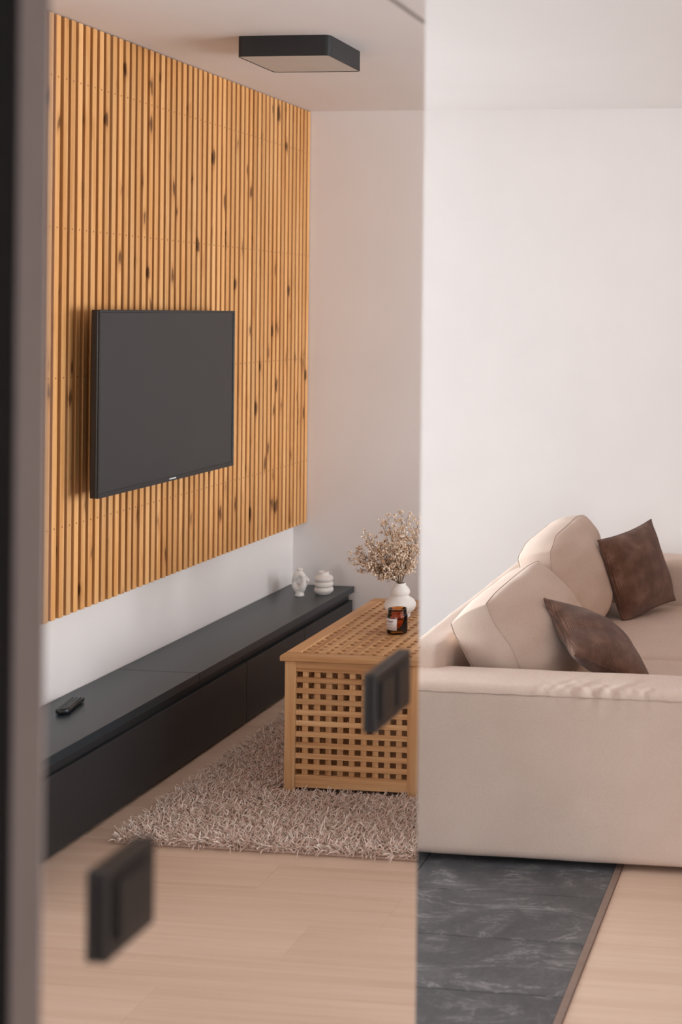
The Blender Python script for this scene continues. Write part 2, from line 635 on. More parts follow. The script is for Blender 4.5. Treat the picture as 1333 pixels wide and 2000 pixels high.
def switch(y0, z0, gangs, label, seam_two):
    w = 0.088 if gangs == 1 else 0.157
    h = 0.0855
    r = empty('light_switch', (XM, y0, z0))
    tag(r, label, 'switch', None)
    obj('plate', B(0.0005, 0.0105, 0, w, 0, h, 0.0022, 2), 'switch', r)
    pitch = 0.071
    for g in range(gangs):
        c = w / 2 if gangs == 1 else w / 2 + (g - 0.5) * pitch
        obj('inner_frame', B(0.0105, 0.0120, c - 0.031, c + 0.031, h / 2 - 0.031, h / 2 + 0.031, 0.0006, 1), 'switch', r)
        if seam_two:
            obj('rocker', B(0.0120, 0.0155, c - 0.0275, c - 0.0004, h / 2 - 0.0275, h / 2 + 0.0275, 0.0012, 2), 'switch', r)
            obj('rocker', B(0.0120, 0.0155, c + 0.0004, c + 0.0275, h / 2 - 0.0275, h / 2 + 0.0275, 0.0012, 2), 'switch', r)
        else:
            obj('rocker', B(0.0120, 0.0155, c - 0.0275, c + 0.0275, h / 2 - 0.0275, h / 2 + 0.0275, 0.0012, 2), 'switch', r)
    return r


switch(1.157, 1.1145, 1, 'single square black switch on the mirror beside the taupe edge strip', False)
switch(1.880, 1.1015, 2, 'double black switch on the mirror near its free vertical edge', False)

# ------------------------------------------------------------------ slatted wall panel
SF = 1.327          # front face of the slats
SZ0, SZ1 = 0.641, CEIL - 0.003
PITCH, SW, SD = 0.0446, 0.0265, 0.046
n_slats = 59
y_last = YB - 0.020
panel = empty('slat_panel', (XR, y_last - (n_slats - 1) * PITCH / 2, SZ0))
tag(panel, 'knotty honey pine slat panel covering the wall behind the television', 'wall panel')
px, py, pz = panel.location
obj('backing_board', B(SF + SD + 0.0005 - px, -0.0005, y_last - (n_slats - 1) * PITCH - 0.02 - py, YB - 0.003 - py, 0.012, SZ1 - pz), 'backing', panel)
sme = None
for i in range(n_slats):
    if sme is None:
        bm = B(-SD / 2, SD / 2, -SW / 2, SW / 2, 0, SZ1 - SZ0, 0.0015, 1)
        sme = bpy.data.meshes.new('slat')
        bm.to_mesh(sme)
        bm.free()
        sme.materials.append(M['slat'])
    o = bpy.data.objects.new('slat', sme)
    col.objects.link(o)
    o.parent = panel
    o.location = (SF + SD / 2 - px + random.uniform(-0.0008, 0.0008), y_last - i * PITCH + random.uniform(-0.0012, 0.0012) - py, 0)

# ------------------------------------------------------------------ television
TVX = 1.210         # front of the screen
TY0, TY1, TZ0, TZ1 = 4.373, 5.421, 1.054, 1.714
tv = empty('television', (TVX, (TY0 + TY1) / 2, TZ0))
tag(tv, 'flat black television hung on the wooden slat panel', 'television')
hw, hh = (TY1 - TY0) / 2, TZ1 - TZ0
obj('housing', B(0.004, 0.030, -hw, hw, 0, hh, 0.004, 2), 'black_plastic', tv)
obj('rear_cover', B(0.030, 0.062, -hw + 0.10, hw - 0.10, 0.05, hh - 0.10, 0.015, 3), 'black_plastic', tv)
bm = bmesh.new()
e = 0.010
for (a0, a1, b0, b1) in ((-hw, hw, 0, 0.017), (-hw, hw, hh - e, hh), (-hw, -hw + e, 0.017, hh - e), (hw - e, hw, 0.017, hh - e)):
    box(bm, -0.002, 0.0045, a0, a1, b0, b1, 0.001, 1)
obj('bezel', bm, 'black_plastic', tv)
obj('screen', B(0.001, 0.005, -hw + e, hw - e, 0.017, hh - e), 'screen', tv)
bm = bmesh.new()
for k in range(7):
    a = -0.026 + k * 0.0075
    box(bm, -0.0030, -0.0018, a, a + 0.0055, 0.0062, 0.0112)
obj('logo', bm, 'white_mark', tv)
br = obj('wall_bracket', B(0.062, SF - TVX - 0.002, -0.20, 0.20, 0.22, 0.42, 0.004, 1), 'black_metal', tv)

# ------------------------------------------------------------------ low media bench
BX = 1.065          # front plane
BTOP = 0.330
units = [(3.455, 5.262), (5.262, 5.866), (5.866, 6.470)]
labels = ['long low black cabinet with one wide plain front, below the television',
          'narrow low black cabinet between the long cabinet and the end cabinet',
          'narrow low black end cabinet of the bench by the back wall']
for (a, b), lb in zip(units, labels):
    r = empty('media_cabinet', (BX, (a + b) / 2, 0))
    tag(r, lb, 'cabinet', 'low black cabinets of the media bench')
    w = (b - a) / 2
    obj('body', B(0.022, XR - BX - 0.003, -w + 0.0008, w - 0.0008, 0.03, 0.298), 'black_front', r)
    obj('plinth', B(0.030, XR - BX - 0.01, -w + 0.001, w - 0.001, 0.0005, 0.030), 'dark_gap', r)
    if w > 0.35:
        obj('door', B(0.002, 0.020, -w + 0.0015, w - 0.0015, 0.014, 0.262, 0.001, 1), 'black_front', r)
    else:
        obj('door', B(0.002, 0.020, -w + 0.0015, w - 0.0015, 0.014, 0.262, 0.001, 1), 'black_front', r)
YS = 4.836
for (a, b, lb) in ((3.455, YS - 0.0008, 'black bench top board carrying the remote control'),
                   (YS + 0.0008, 6.476, 'long black bench top board carrying the white ceramics')):
    o = obj('bench_top', B(-0.0, XR - BX - 0.002, -(b - a) / 2, (b - a) / 2, -0.0305, 0.0, 0.0015, 2), 'black_top', None, False, (BX - 0.004, (a + b) / 2, BTOP))
    tag(o, lb, 'worktop')

# remote control, lying across the bench top
rc = empty('remote_control', (1.287, 4.345, BTOP))
tag(rc, 'black remote control with rows of keys on the bench top', 'remote control')
rc.rotation_euler = (0, 0, math.radians(-12))
bm = bmesh.new()
prof = []
L = 0.172
for i in range(13):
    t = i / 12
    yy = -L / 2 + t * L
    wv = 0.0225 + 0.0015 * math.cos(2 * math.pi * t)
    hgt = 0.020 if t < 0.9 else 0.017
    ring = []
    for q in range(16):
        a = 2 * math.pi * q / 16
        sx = math.copysign(abs(math.cos(a)) ** 0.5, math.cos(a))
        sz = math.copysign(abs(math.sin(a)) ** 0.6, math.sin(a))
        end = min(1.0, math.sqrt(max(0.0, 1 - (abs(2 * t - 1) ** 14))) + 0.25)
        ring.append(bm.verts.new((wv * sx * end, yy, 0.0102 + hgt / 2 * sz * (0.6 + 0.4 * end))))
    prof.append(ring)
for a, b in zip(prof[:-1], prof[1:]):
    for q in range(16):
        bm.faces.new((a[q], a[(q + 1) % 16], b[(q + 1) % 16], b[q]))
bm.faces.new(prof[0])
bm.faces.new(list(reversed(prof[-1])))
bmesh.ops.recalc_face_normals(bm, faces=bm.faces)
obj('body', bm, 'black_plastic', rc, True)
kme = bpy.data.meshes.new('key')
bm = B(-0.0042, 0.0042, -0.0034, 0.0034, 0, 0.0030, 0.0012, 1)
bm.to_mesh(kme)
bm.free()
kme.materials.append(M['grey_key'])
for rI in range(11):
    for cI in range(3):
        if rI == 4 and cI == 1:
            continue
        o = bpy.data.objects.new('key', kme)
        col.objects.link(o)
        o.parent = rc
        o.location = ((cI - 1) * 0.0125, -0.056 + rI * 0.0115, 0.0192)

# ceramics on the bench: a knotted sculpture and a stacked ring vase
sc_root = (1.237, 6.21, BTOP)
bm = bmesh.new()
lathe(bm, [(0.0215, 0.000), (0.0225, 0.004), (0.0195, 0.016), (0.0180, 0.028), (0.0215, 0.038), (0.012, 0.046)], 24)
ptsL, ptsR, radL = [], [], []
for i in range(17):
    t = i / 16
    s = math.sin(math.pi * t) ** 0.75
    ptsL.append((0.004 + 0.024 * s, 0.004 * math.sin(5 * t), 0.028 + 0.082 * t))
    ptsR.append((-0.004 - 0.017 * s, -0.005 * math.sin(4 * t), 0.028 + 0.082 * t))
    radL.append(0.0175 - 0.0050 * t + 0.002 * math.sin(9 * t))
tube(bm, ptsL, radL, 14)
tube(bm, ptsR, [r * 0.95 for r in radL], 14)
tube(bm, [(0.010, 0.020, 0.034), (-0.014, 0.032, 0.050), (-0.026, 0.028, 0.072), (-0.016, 0.014, 0.094), (0.0, 0.004, 0.108)], [0.013, 0.013, 0.012, 0.010, 0.008], 14)
for (a, b, c, r) in ((0.0, 0.0, 0.112, 0.0155), (0.008, 0.003, 0.126, 0.0085), (-0.007, 0.0, 0.128, 0.0085), (0.001, -0.006, 0.131, 0.0075)):
    bmesh.ops.create_icosphere(bm, subdivisions=2, radius=r, matrix=Matrix.Translation((a, b, c)))
bmesh.ops.recalc_face_normals(bm, faces=bm.faces)
sculp = obj('ceramic_sculpture', bm, 'ceramic', None, True, sc_root)
rm = sculp.modifiers.new('remesh', 'REMESH')
rm.mode = 'VOXEL'
rm.voxel_size = 0.0022
sm = sculp.modifiers.new('smooth', 'SMOOTH')
sm.factor = 0.6
sm.iterations = 6
tag(sculp, 'white ceramic sculpture with intertwined looping arms on the bench top', 'sculpture')


def torus_profile(specs):
    pr = []
    for (r, z, a, b) in specs:      # outer radius, centre height, half height, bulge
        for i in range(9):
            t = -math.pi / 2 + math.pi * i / 8
            pr.append((r - b + b * math.cos(t), z + a * math.sin(t)))
    return pr


bm = bmesh.new()
pr = [(0.0, 0.0), (0.032, 0.0), (0.036, 0.005)] + torus_profile([(0.0465, 0.020, 0.0140, 0.012), (0.0460, 0.047, 0.0135, 0.012), (0.0450, 0.0745, 0.0145, 0.014)])
pr += [(0.026, 0.093), (0.0235, 0.099), (0.0245, 0.109), (0.0225, 0.1095), (0.0215, 0.099), (0.022, 0.080), (0.0, 0.079)]
lathe(bm, pr, 48, close=False)
bmesh.ops.remove_doubles(bm, verts=bm.verts, dist=1e-5)
bmesh.ops.recalc_face_normals(bm, faces=bm.faces)
rv = obj('ring_vase', bm, 'ceramic', None, True, (1.145, 6.285, BTOP))
tag(rv, 'white ceramic vase shaped like three stacked rings on the bench top', 'vase')

# ------------------------------------------------------------------ ceiling lamp
lx0, lx1, ly0, ly1 = 0.515, 0.872, 4.700, 5.030
lamp = empty('ceiling_lamp', ((lx0 + lx1) / 2, (ly0 + ly1) / 2, CEIL))
tag(lamp, 'flat square black ceiling lamp with pale frosted underside', 'lamp')
lw, ld, lh = (lx1 - lx0) / 2, (ly1 - ly0) / 2, 0.076


def rounded_rect(w, d, r, n=5):
    pts = []
    for (cx, cy, a0) in ((w - r, d - r, 0), (-w + r, d - r, 90), (-w + r, -d + r, 180), (w - r, -d + r, 270)):
        for i in range(n + 1):
            a = math.radians(a0 + 90 * i / n)
            pts.append((cx + r * math.cos(a), cy + r * math.sin(a)))
    return pts


bm = bmesh.new()
loops = []
for (inset, z) in ((0, 0.0), (0, -lh), (0.004, -lh), (0.004, -lh + 0.004)):
    loops.append([bm.verts.new((p[0], p[1], z)) for p in rounded_rect(lw - inset, ld - inset, 0.020 - inset)])
for a, b in zip(loops[:-1], loops[1:]):
    for i in range(len(a)):
        bm.faces.new((a[i], a[(i + 1) % len(a)], b[(i + 1) % len(a)], b[i]))
bm.faces.new(loops[0])
bmesh.ops.recalc_face_normals(bm, faces=bm.faces)
obj('housing', bm, 'black_metal', lamp)
bm = bmesh.new()
pts = rounded_rect(lw - 0.0042, ld - 0.0042, 0.016)
lo = [bm.verts.new((p[0], p[1], -lh + 0.0015)) for p in pts]
hi = [bm.verts.new((p[0], p[1], -lh + 0.0060)) for p in pts]
bm.faces.new(lo)
bm.faces.new(hi)
for i in range(len(pts)):
    bm.faces.new((lo[i], lo[(i + 1) % len(pts)], hi[(i + 1) % len(pts)], hi[i]))
bmesh.ops.recalc_face_normals(bm, faces=bm.faces)
obj('diffuser', bm, 'diffuser', lamp)

# ------------------------------------------------------------------ shaggy rug
RX0, RX1, RY0, RY1 = -0.325, 0.945, 4.035, 5.95
rug = empty('rug', ((RX0 + RX1) / 2, (RY0 + RY1) / 2, 0))
tag(rug, 'shaggy beige long-pile rug under the wooden chest table', 'rug')
rx, ry = rug.location.x, rug.location.y
obj('backing', B(RX0 - rx, RX1 - rx, RY0 - ry, RY1 - ry, 0.0008, 0.009, 0.002, 1), 'rug_base', rug)
N = 62000
bx = rng.uniform(RX0 + 0.004, RX1 - 0.004, N)
by = RY0 + 0.004 + (RY1 - RY0 - 0.008) * rng.uniform(0, 1, N) ** 1.25
az = rng.uniform(0, 2 * np.pi, N)
Lh = rng.uniform(0.028, 0.050, N)
lean = rng.uniform(0.45, 1.25, N)
curl = rng.uniform(-0.6, 1.3, N)
rad = rng.uniform(0.0013, 0.0022, N)
# strands do not stick into the table legs' footprint too high: press them down near the chest
under = (bx > 0.06) & (bx < 0.62) & (by > 4.50)
Lh = np.where(under, 0.010, Lh)
edge = np.minimum.reduce([bx - RX0, RX1 - bx, by - RY0, RY1 - by])
RS = 5
pos = np.stack([bx - rx, by - ry, np.full(N, 0.006)], 1)
d_h = np.stack([np.cos(az), np.sin(az), np.zeros(N)], 1)
side = np.stack([-np.sin(az), np.cos(az), np.zeros(N)], 1)
allv = []
for k in range(RS):
    t = k / (RS - 1)
    ang = lean * 0.35 + (lean + curl * 0.5) * t * 1.15
    if k:
        pos = pos + (d_h * np.sin(ang)[:, None] + np.array([0, 0, 1.0]) * np.cos(ang)[:, None] + side * (curl * 0.25 * t)[:, None]) * (Lh / (RS - 1))[:, None]
    pos[:, 2] = np.maximum(pos[:, 2], 0.004)
    nrm = d_h * np.cos(ang)[:, None] - np.array([0, 0, 1.0]) * np.sin(ang)[:, None]
    rr = rad * (1.0 if k < RS - 1 else 0.55)
    ring = []
    for q in range(3):
        a = 2 * math.pi * q / 3
        ring.append(pos + (side * math.cos(a) + nrm * math.sin(a)) * rr[:, None])
    allv.append(np.stack(ring, 1))
V = np.stack(allv, 1).reshape(-1, 3)          # N, RS, 3
base = (np.arange(N) * RS * 3)[:, None]
quads = []
for k in range(RS - 1):
    for q in range(3):
        quads.append([k * 3 + q, k * 3 + (q + 1) % 3, (k + 1) * 3 + (q + 1) % 3, (k + 1) * 3 + q])
Fq = (base[:, None, :] + np.array(quads)[None]).reshape(-1, 4)
pile = mesh_np('pile', V, Fq, 'pile', rug, True)
pile['kind'] = 'stuff'

# ------------------------------------------------------------------ lattice chest table
CX0, CX1, CY0, CY1 = 0.080, 0.597, 4.500, 5.465
CZ = 0.500
chest = empty('chest_table', ((CX0 + CX1) / 2, (CY0 + CY1) / 2, 0.012))
tag(chest, 'brown wooden lattice chest used as coffee table on the rug', 'table')
cx, cy, cz = chest.location
rnd = random.Random(3)
_cache = {}


def stick(name, x0, x1, y0, y1, z0, z1, axis, parent, bev=0.0015):
    key = (round(x1 - x0, 4), round(y1 - y0, 4), round(z1 - z0, 4), axis)
    if key not in _cache:
        w, d, h = (x1 - x0) / 2, (y1 - y0) / 2, (z1 - z0) / 2
        bm = B(-w, w, -d, d, -h, h, bev, 1)
        me = bpy.data.meshes.new(name)
        bm.to_mesh(me)
        bm.free()
        me.materials.append(M[('acacia', 'acacia_y', 'acacia_z')[axis]])
        _cache[key] = me
    o = bpy.data.objects.new(name, _cache[key])
    col.objects.link(o)
    o.parent = parent
    pl = Vector((0, 0, 0))
    if parent is not chest:
        pl = parent.location
    o.location = Vector(((x0 + x1) / 2 - cx, (y0 + y1) / 2 - cy, (z0 + z1) / 2 - cz)) - pl
    return o


# lid: border frame with long and cross slats
lid = bpy.data.objects.new('lid', None)
lid.empty_display_size = 0.05
col.objects.link(lid)
lid.parent = chest
lid.location = (0, 0, CZ - 0.022 - cz)
LT = 0.020
fwid = 0.056
z0, z1 = CZ - LT, CZ
stick('lid_rail', CX0, CX1, CY0, CY0 + fwid, z0, z1, 0, lid, 0.003)
stick('lid_rail', CX0, CX1, CY1 - fwid, CY1, z0, z1, 0, lid, 0.003)
stick('lid_rail', CX0, CX0 + fwid, CY0 + fwid, CY1 - fwid, z0, z1, 1, lid, 0.003)
stick('lid_rail', CX1 - fwid, CX1, CY0 + fwid, CY1 - fwid, z0, z1, 1, lid, 0.003)
nx, ny = 10, 21
ix0, ix1, iy0, iy1 = CX0 + fwid, CX1 - fwid, CY0 + fwid, CY1 - fwid
hx = 0.0195
sx = ((ix1 - ix0) - nx * hx) / (nx - 1)
hy = 0.0195
sy = ((iy1 - iy0) - ny * hy) / (ny - 1)
for i in range(nx - 1):
    a = ix0 + hx + i * (hx + sx)
    stick('lid_slat', a, a + sx, iy0 - 0.001, iy1 + 0.001, z0 + 0.009, z1 - 0.0006, 1, lid, 0.0008)
for i in range(ny - 1):
    a = iy0 + hy + i * (hy + sy)
    stick('lid_slat', ix0 - 0.001, ix1 + 0.001, a, a + sy, z0 + 0.001, z1 - 0.0014, 0, lid, 0.0008)

# body: corner posts, rails, lattice sides
bx0, bx1, by0, by1 = CX0 + 0.014, CX1 - 0.014, CY0 + 0.014, CY1 - 0.014
bz0, bz1 = 0.014, CZ - LT - 0.0005
pw, pt = 0.040, 0.020
for (xa, sxn) in ((bx0, 1), (bx1, -1)):
    for (ya, syn) in ((by0, 1), (by1, -1)):
        bm = bmesh.new()
        xs = sorted((xa, xa + sxn * pw))
        ys = sorted((ya, ya + syn * pt))
        box(bm, xs[0] - cx, xs[1] - cx, ys[0] - cy, ys[1] - cy, bz0 - cz, bz1 - cz, 0.002, 1)
        xs = sorted((xa, xa + sxn * pt))
        ys = sorted((ya + syn * pt, ya + syn * pw))
        box(bm, xs[0] - cx, xs[1] - cx, ys[0] - cy, ys[1] - cy, bz0 - cz, bz1 - cz, 0.002, 1)
        obj('corner_post', bm, 'acacia_z', chest)
rz0, rz1 = bz0 + 0.018, bz1
top_r, bot_r = 0.038, 0.044
lz0, lz1 = rz0 + bot_r, rz1 - top_r
nz = 10
hz = 0.0200
sz = ((lz1 - lz0) - nz * hz) / (nz - 1)


def lattice(face):
    if face in ('near', 'far'):
        a0, a1 = bx0 + pw, bx1 - pw
        n = 10
        if face == 'near':
            d0, d1, d2 = by0 + 0.004, by0 + 0.012, by0 + 0.020
        else:
            d0, d1, d2 = by1 - 0.004, by1 - 0.012, by1 - 0.020
        ax = 0
    else:
        a0, a1 = by0 + pw, by1 - pw
        n = 20
        if face == 'inner':
            d0, d1, d2 = bx0 + 0.004, bx0 + 0.012, bx0 + 0.020
        else:
            d0, d1, d2 = bx1 - 0.004, bx1 - 0.012, bx1 - 0.020
        ax = 1
    h = 0.0215
    s = ((a1 - a0) - n * h) / (n - 1)

    def put(nm, s0, s1, q0, q1, e0, e1, axis):
        e0, e1 = sorted((e0, e1))
        if ax == 0:
            stick(nm, s0, s1, e0, e1, q0, q1, axis, chest, 0.001)
        else:
            stick(nm, e0, e1, s0, s1, q0, q1, axis, chest, 0.001)
    put('rail', a0, a1, rz1 - top_r, rz1, d0, d2, ax)
    put('rail', a0, a1, rz0, rz0 + bot_r, d0, d2, ax)
    for i in range(nz - 1):
        q = lz0 + hz + i * (hz + sz)
        put('slat', a0, a1, q, q + sz, d0, d1, ax)
    for i in range(n - 1):
        q = a0 + h + i * (h + s)
        put('slat', q, q + s, lz0, lz1, d1, d2, 2)


for fc in ('near', 'far', 'inner', 'outer'):
    lattice(fc)
obj('bottom_panel', B(bx0 + 0.02 - cx, bx1 - 0.02 - cx, by0 + 0.02 - cy, by1 - 0.02 - cy, rz0 + 0.004 - cz, rz0 + 0.012 - cz), 'acacia', chest)

# bulbous vase with dried flowers
VX, VY = 0.374, 5.142
bm = bmesh.new()
pr = [(0.0, 0.0), (0.036, 0.0), (0.040, 0.004), (0.040, 0.012), (0.045, 0.020), (0.056, 0.030), (0.0625, 0.043), (0.0625, 0.055), (0.055, 0.068), (0.043, 0.077),
      (0.0335, 0.083), (0.0325, 0.087), (0.0365, 0.092), (0.0388, 0.100), (0.037, 0.109), (0.0305, 0.118), (0.0235, 0.125), (0.0210, 0.131), (0.0205, 0.136),
      (0.0180, 0.1365), (0.0170, 0.128), (0.020, 0.118), (0.024, 0.100), (0.0, 0.095)]
lathe(bm, pr, 48, close=False)
bmesh.ops.remove_doubles(bm, verts=bm.verts, dist=1e-5)
bmesh.ops.recalc_face_normals(bm, faces=bm.faces)
vase = obj('gourd_vase', bm, 'ceramic', None, True, (VX, VY, CZ))
tag(vase, 'white gourd-shaped ceramic vase holding dried flowers on the chest table', 'vase')

bq = empty('dried_flowers', (VX, VY, CZ + 0.098))
tag(bq, 'bouquet of dried beige baby\'s breath sprays standing in the gourd vase', 'flowers')
R = random.Random(11)
tips = []
# end points of the main stems relative to the vase mouth (x towards the television wall)
ends = [(0.185, 0.02, 0.075), (0.175, -0.04, 0.125), (0.150, 0.05, 0.165), (0.120, -0.03, 0.185), (0.085, 0.03, 0.225), (0.045, -0.03, 0.262),
        (0.005, 0.03, 0.272), (-0.030, -0.02, 0.262), (-0.062, 0.03, 0.235), (0.070, -0.06, 0.145), (0.020, 0.06, 0.175), (-0.020, -0.06, 0.150),
        (-0.070, 0.0, 0.135), (-0.055, 0.05, 0.185), (0.110, 0.07, 0.110), (0.165, 0.03, 0.050), (0.140, -0.05, 0.085), (0.155, 0.0, 0.110), (0.095, -0.02, 0.120), (0.060, 0.04, 0.200)]
for e in ends:
    e = Vector(e)
    e.z -= 0.010
    p0 = Vector((R.uniform(-0.008, 0.008), R.uniform(-0.008, 0.008), 0.0))
    neck = Vector((e.x * 0.07, e.y * 0.07, 0.040))
    mid = Vector((e.x * 0.42, e.y * 0.42, 0.040 + e.z * 0.50))
    tip = Vector((e.x, e.y, 0.040 + e.z))
    path = []
    for i in range(9):
        t = i / 8
        if t < 0.25:
            path.append(p0.lerp(neck, t / 0.25))
        else:
            s = (t - 0.25) / 0.75
            path.append(neck.lerp(mid, s).lerp(mid.lerp(tip, s), s))
    bm = bmesh.new()
    tube(bm, path, [0.0013 - 0.0007 * i / 8 for i in range(9)], 5)
    for b in range(23):
        t = 0.34 + 0.66 * (b + R.random()) / 23
        s = min(t, 0.999) * 8
        i0 = int(s)
        q = path[i0].lerp(path[i0 + 1], s - i0)
        dr = (tip - neck).normalized() * R.uniform(0.2, 0.9) + Vector((R.uniform(-1, 1), R.uniform(-1, 1), R.uniform(-0.35, 0.8)))
        dr.normalize()
        ln = R.uniform(0.022, 0.046)
        q2 = q + dr * ln
        if q2.z < 0.052:
            q2.z = 0.052 + R.random() * 0.01
        tube(bm, [q, q.lerp(q2, 0.55) + Vector((0, 0, 0.003)), q2], [0.0006, 0.0005, 0.0004], 4)
        tips.append((q2, 0.0))
        for c in range(4):
            d2 = (dr + Vector((R.uniform(-1, 1), R.uniform(-1, 1), R.uniform(-0.7, 0.9)))).normalized()
            q3 = q.lerp(q2, R.uniform(0.5, 1.0)) + d2 * R.uniform(0.007, 0.019)
            tube(bm, [q2, q3], [0.0004, 0.0003], 3)
            tips.append((q3, 0.0))
    obj('stem', bm, 'stem', bq, True)
ico = bmesh.new()
bmesh.ops.create_icosphere(ico, subdivisions=1, radius=1.0)
ico.verts.index_update()
iv = np.array([v.co[:] for v in ico.verts])
itri = np.array([[v.index for v in f.verts] for f in ico.faces])
ico.free()
vs, fs = [], []
for (p, _) in tips:
    for q in range(2):
        pp = p + Vector((R.uniform(-1, 1), R.uniform(-1, 1), R.uniform(-1, 1))) * 0.0042
        r = R.uniform(0.0018, 0.0040)
        mtx = np.array(Matrix.Rotation(R.uniform(0, 6), 3, Vector((R.random(), R.random(), R.random() + 0.1)).normalized()) @ Matrix.Diagonal((r, 0.75 * r, 1.35 * r)))
        fs.append(itri + len(vs) * len(iv))
        vs.append(iv @ mtx.T + np.array(pp[:]))
bl = mesh_np('blossoms', np.concatenate(vs), np.concatenate(fs), 'blossom', bq)
bl['kind'] = 'stuff'

# amber jar candle
JX, JY = 0.300, 4.890
jar = empty('candle_jar', (JX, JY, CZ))
tag(jar, 'amber glass candle jar with pale paper label on the chest table', 'candle')
bm = bmesh.new()
lathe(bm, [(0.0, 0.0), (0.034, 0.0), (0.0380, 0.004), (0.0385, 0.008), (0.0385, 0.066), (0.0365, 0.072), (0.0340, 0.075), (0.0340, 0.079), (0.0352, 0.080), (0.0352, 0.083), (0.0340, 0.084), (0.0340, 0.090), (0.0352, 0.0915),
           (0.0345, 0.0925), (0.0320, 0.0925), (0.0318, 0.075), (0.0355, 0.066), (0.0358, 0.008), (0.0, 0.006)], 40, close=False)
bmesh.ops.remove_doubles(bm, verts=bm.verts, dist=1e-5)
bmesh.ops.recalc_face_normals(bm, faces=bm.faces)
obj('glass', bm, 'amber', jar, True)
bm = bmesh.new()
lathe(bm, [(0.0, 0.0065), (0.0352, 0.0085), (0.0352, 0.040), (0.0, 0.0405)], 32, close=False)
wx = obj('wax', bm, 'wax', jar, True)
bm = bmesh.new()
tube(bm, [(0, 0, 0.040), (0.001, 0.0005, 0.053)], 0.0009, 6)
obj('wick', bm, 'black_plastic', wx)
lab_c = math.radians(-62)
bm = bmesh.new()
va, vb = [], []
for i in range(15):
    a = lab_c + math.radians(-44 + 88 * i / 14)
    va.append([bm.verts.new((0.03895 * math.cos(a), 0.03895 * math.sin(a), z)) for z in (0.017, 0.060)])
    vb.append([bm.verts.new((0.03865 * math.cos(a), 0.03865 * math.sin(a), z)) for z in (0.017, 0.060)])
for i in range(14):
    bm.faces.new((va[i][0], va[i + 1][0], va[i + 1][1], va[i][1]))
    bm.faces.new((vb[i][1], vb[i + 1][1], vb[i + 1][0], vb[i][0]))
    bm.faces.new((va[i][1], va[i + 1][1], vb[i + 1][1], vb[i][1]))
    bm.faces.new((va[i][0], vb[i][0], vb[i + 1][0], va[i + 1][0]))
lb = obj('paper_label', bm, 'paper', jar, True)
bm = bmesh.new()
for (zc, half, th) in ((0.050, 24, 0.0016), (0.045, 18, 0.0010), (0.037, 22, 0.0008), (0.028, 15, 0.0008)):
    prev = None
    for i in range(9):
        a = lab_c + math.radians(-half + 2 * half * i / 8)
        cur = [bm.verts.new((0.0392 * math.cos(a), 0.0392 * math.sin(a), zc + s * th)) for s in (-1, 1)]
        if prev:
            bm.faces.new((prev[0], cur[0], cur[1], prev[1]))
        prev = cur
obj('print', bm, 'ink', lb)

# ------------------------------------------------------------------ sofa
SX0, SX1 = -1.405, -0.375
SY0, SY1 = 4.040, 6.220
sofa = empty('sofa', ((SX0 + SX1) / 2, (SY0 + SY1) / 2, 0))
tag(sofa, 'beige fabric sofa with loose back cushions against the pale wall', 'sofa')
ox, oy = sofa.location.x, sofa.location.y


def soft_box(x0, x1, y0, y1, z0, z1, r, cuts=(20, 20, 12), amp=0.004, freq=6.0, seed=0.0, crown=0.0, expo=5.0):
    """A rounded upholstery block: dense grid box, edges rounded by radius r, softened by low noise."""
    c = Vector(((x0 + x1) / 2, (y0 + y1) / 2, (z0 + z1) / 2))
    hd = Vector(((x1 - x0) / 2, (y1 - y0) / 2, (z1 - z0) / 2))
    verts = {}
    bm = bmesh.new()

    def vert(ix, iy, iz):
        key = (ix, iy, iz)
        if key in verts:
            return verts[key]
        f = [2.0 * i / n - 1.0 for i, n in zip((ix, iy, iz), cuts)]
        # denser sampling towards the edges
        f = [math.copysign(1 - (1 - abs(t)) ** 1.35, t) for t in f]
        p = Vector((f[0] * hd.x, f[1] * hd.y, f[2] * hd.z))
        q = Vector([max(-h + r, min(h - r, t)) for t, h in zip(p, hd)])
        d = p - q
        if d.length > 1e-9:
            nrm = d.normalized()
            p = q + nrm * r
        else:
            nrm = Vector((0, 0, 0))
        w = p + c
        if nrm.length > 0:
            n1 = noise.noise(w * freq + Vector((seed, 0, 0)))
            n2 = noise.noise(w * freq * 2.7 + Vector((0, seed, 3)))
            p = p + nrm * amp * (n1 + 0.5 * n2)
        if crown and f[2] > 0:
            p.z += crown * (1 - abs(f[0]) ** 3) * (1 - abs(f[1]) ** 3) * f[2]
        v = bm.verts.new(p + c - Vector((ox, oy, 0)))
        verts[key] = v
        return v
    nx, ny, nz = cuts
    for (n1, n2, mk) in ((nx, ny, lambda i, j, s: (i, j, s * nz)), (nx, nz, lambda i, j, s: (i, s * ny, j)), (ny, nz, lambda i, j, s: (s * nx, i, j))):
        for s in (0, 1):
            for i in range(n1):
                for j in range(n2):
                    bm.faces.new([vert(*mk(*t, s)) for t in ((i, j), (i + 1, j), (i + 1, j + 1), (i, j + 1))])
    bmesh.ops.recalc_face_normals(bm, faces=bm.faces)
    return bm


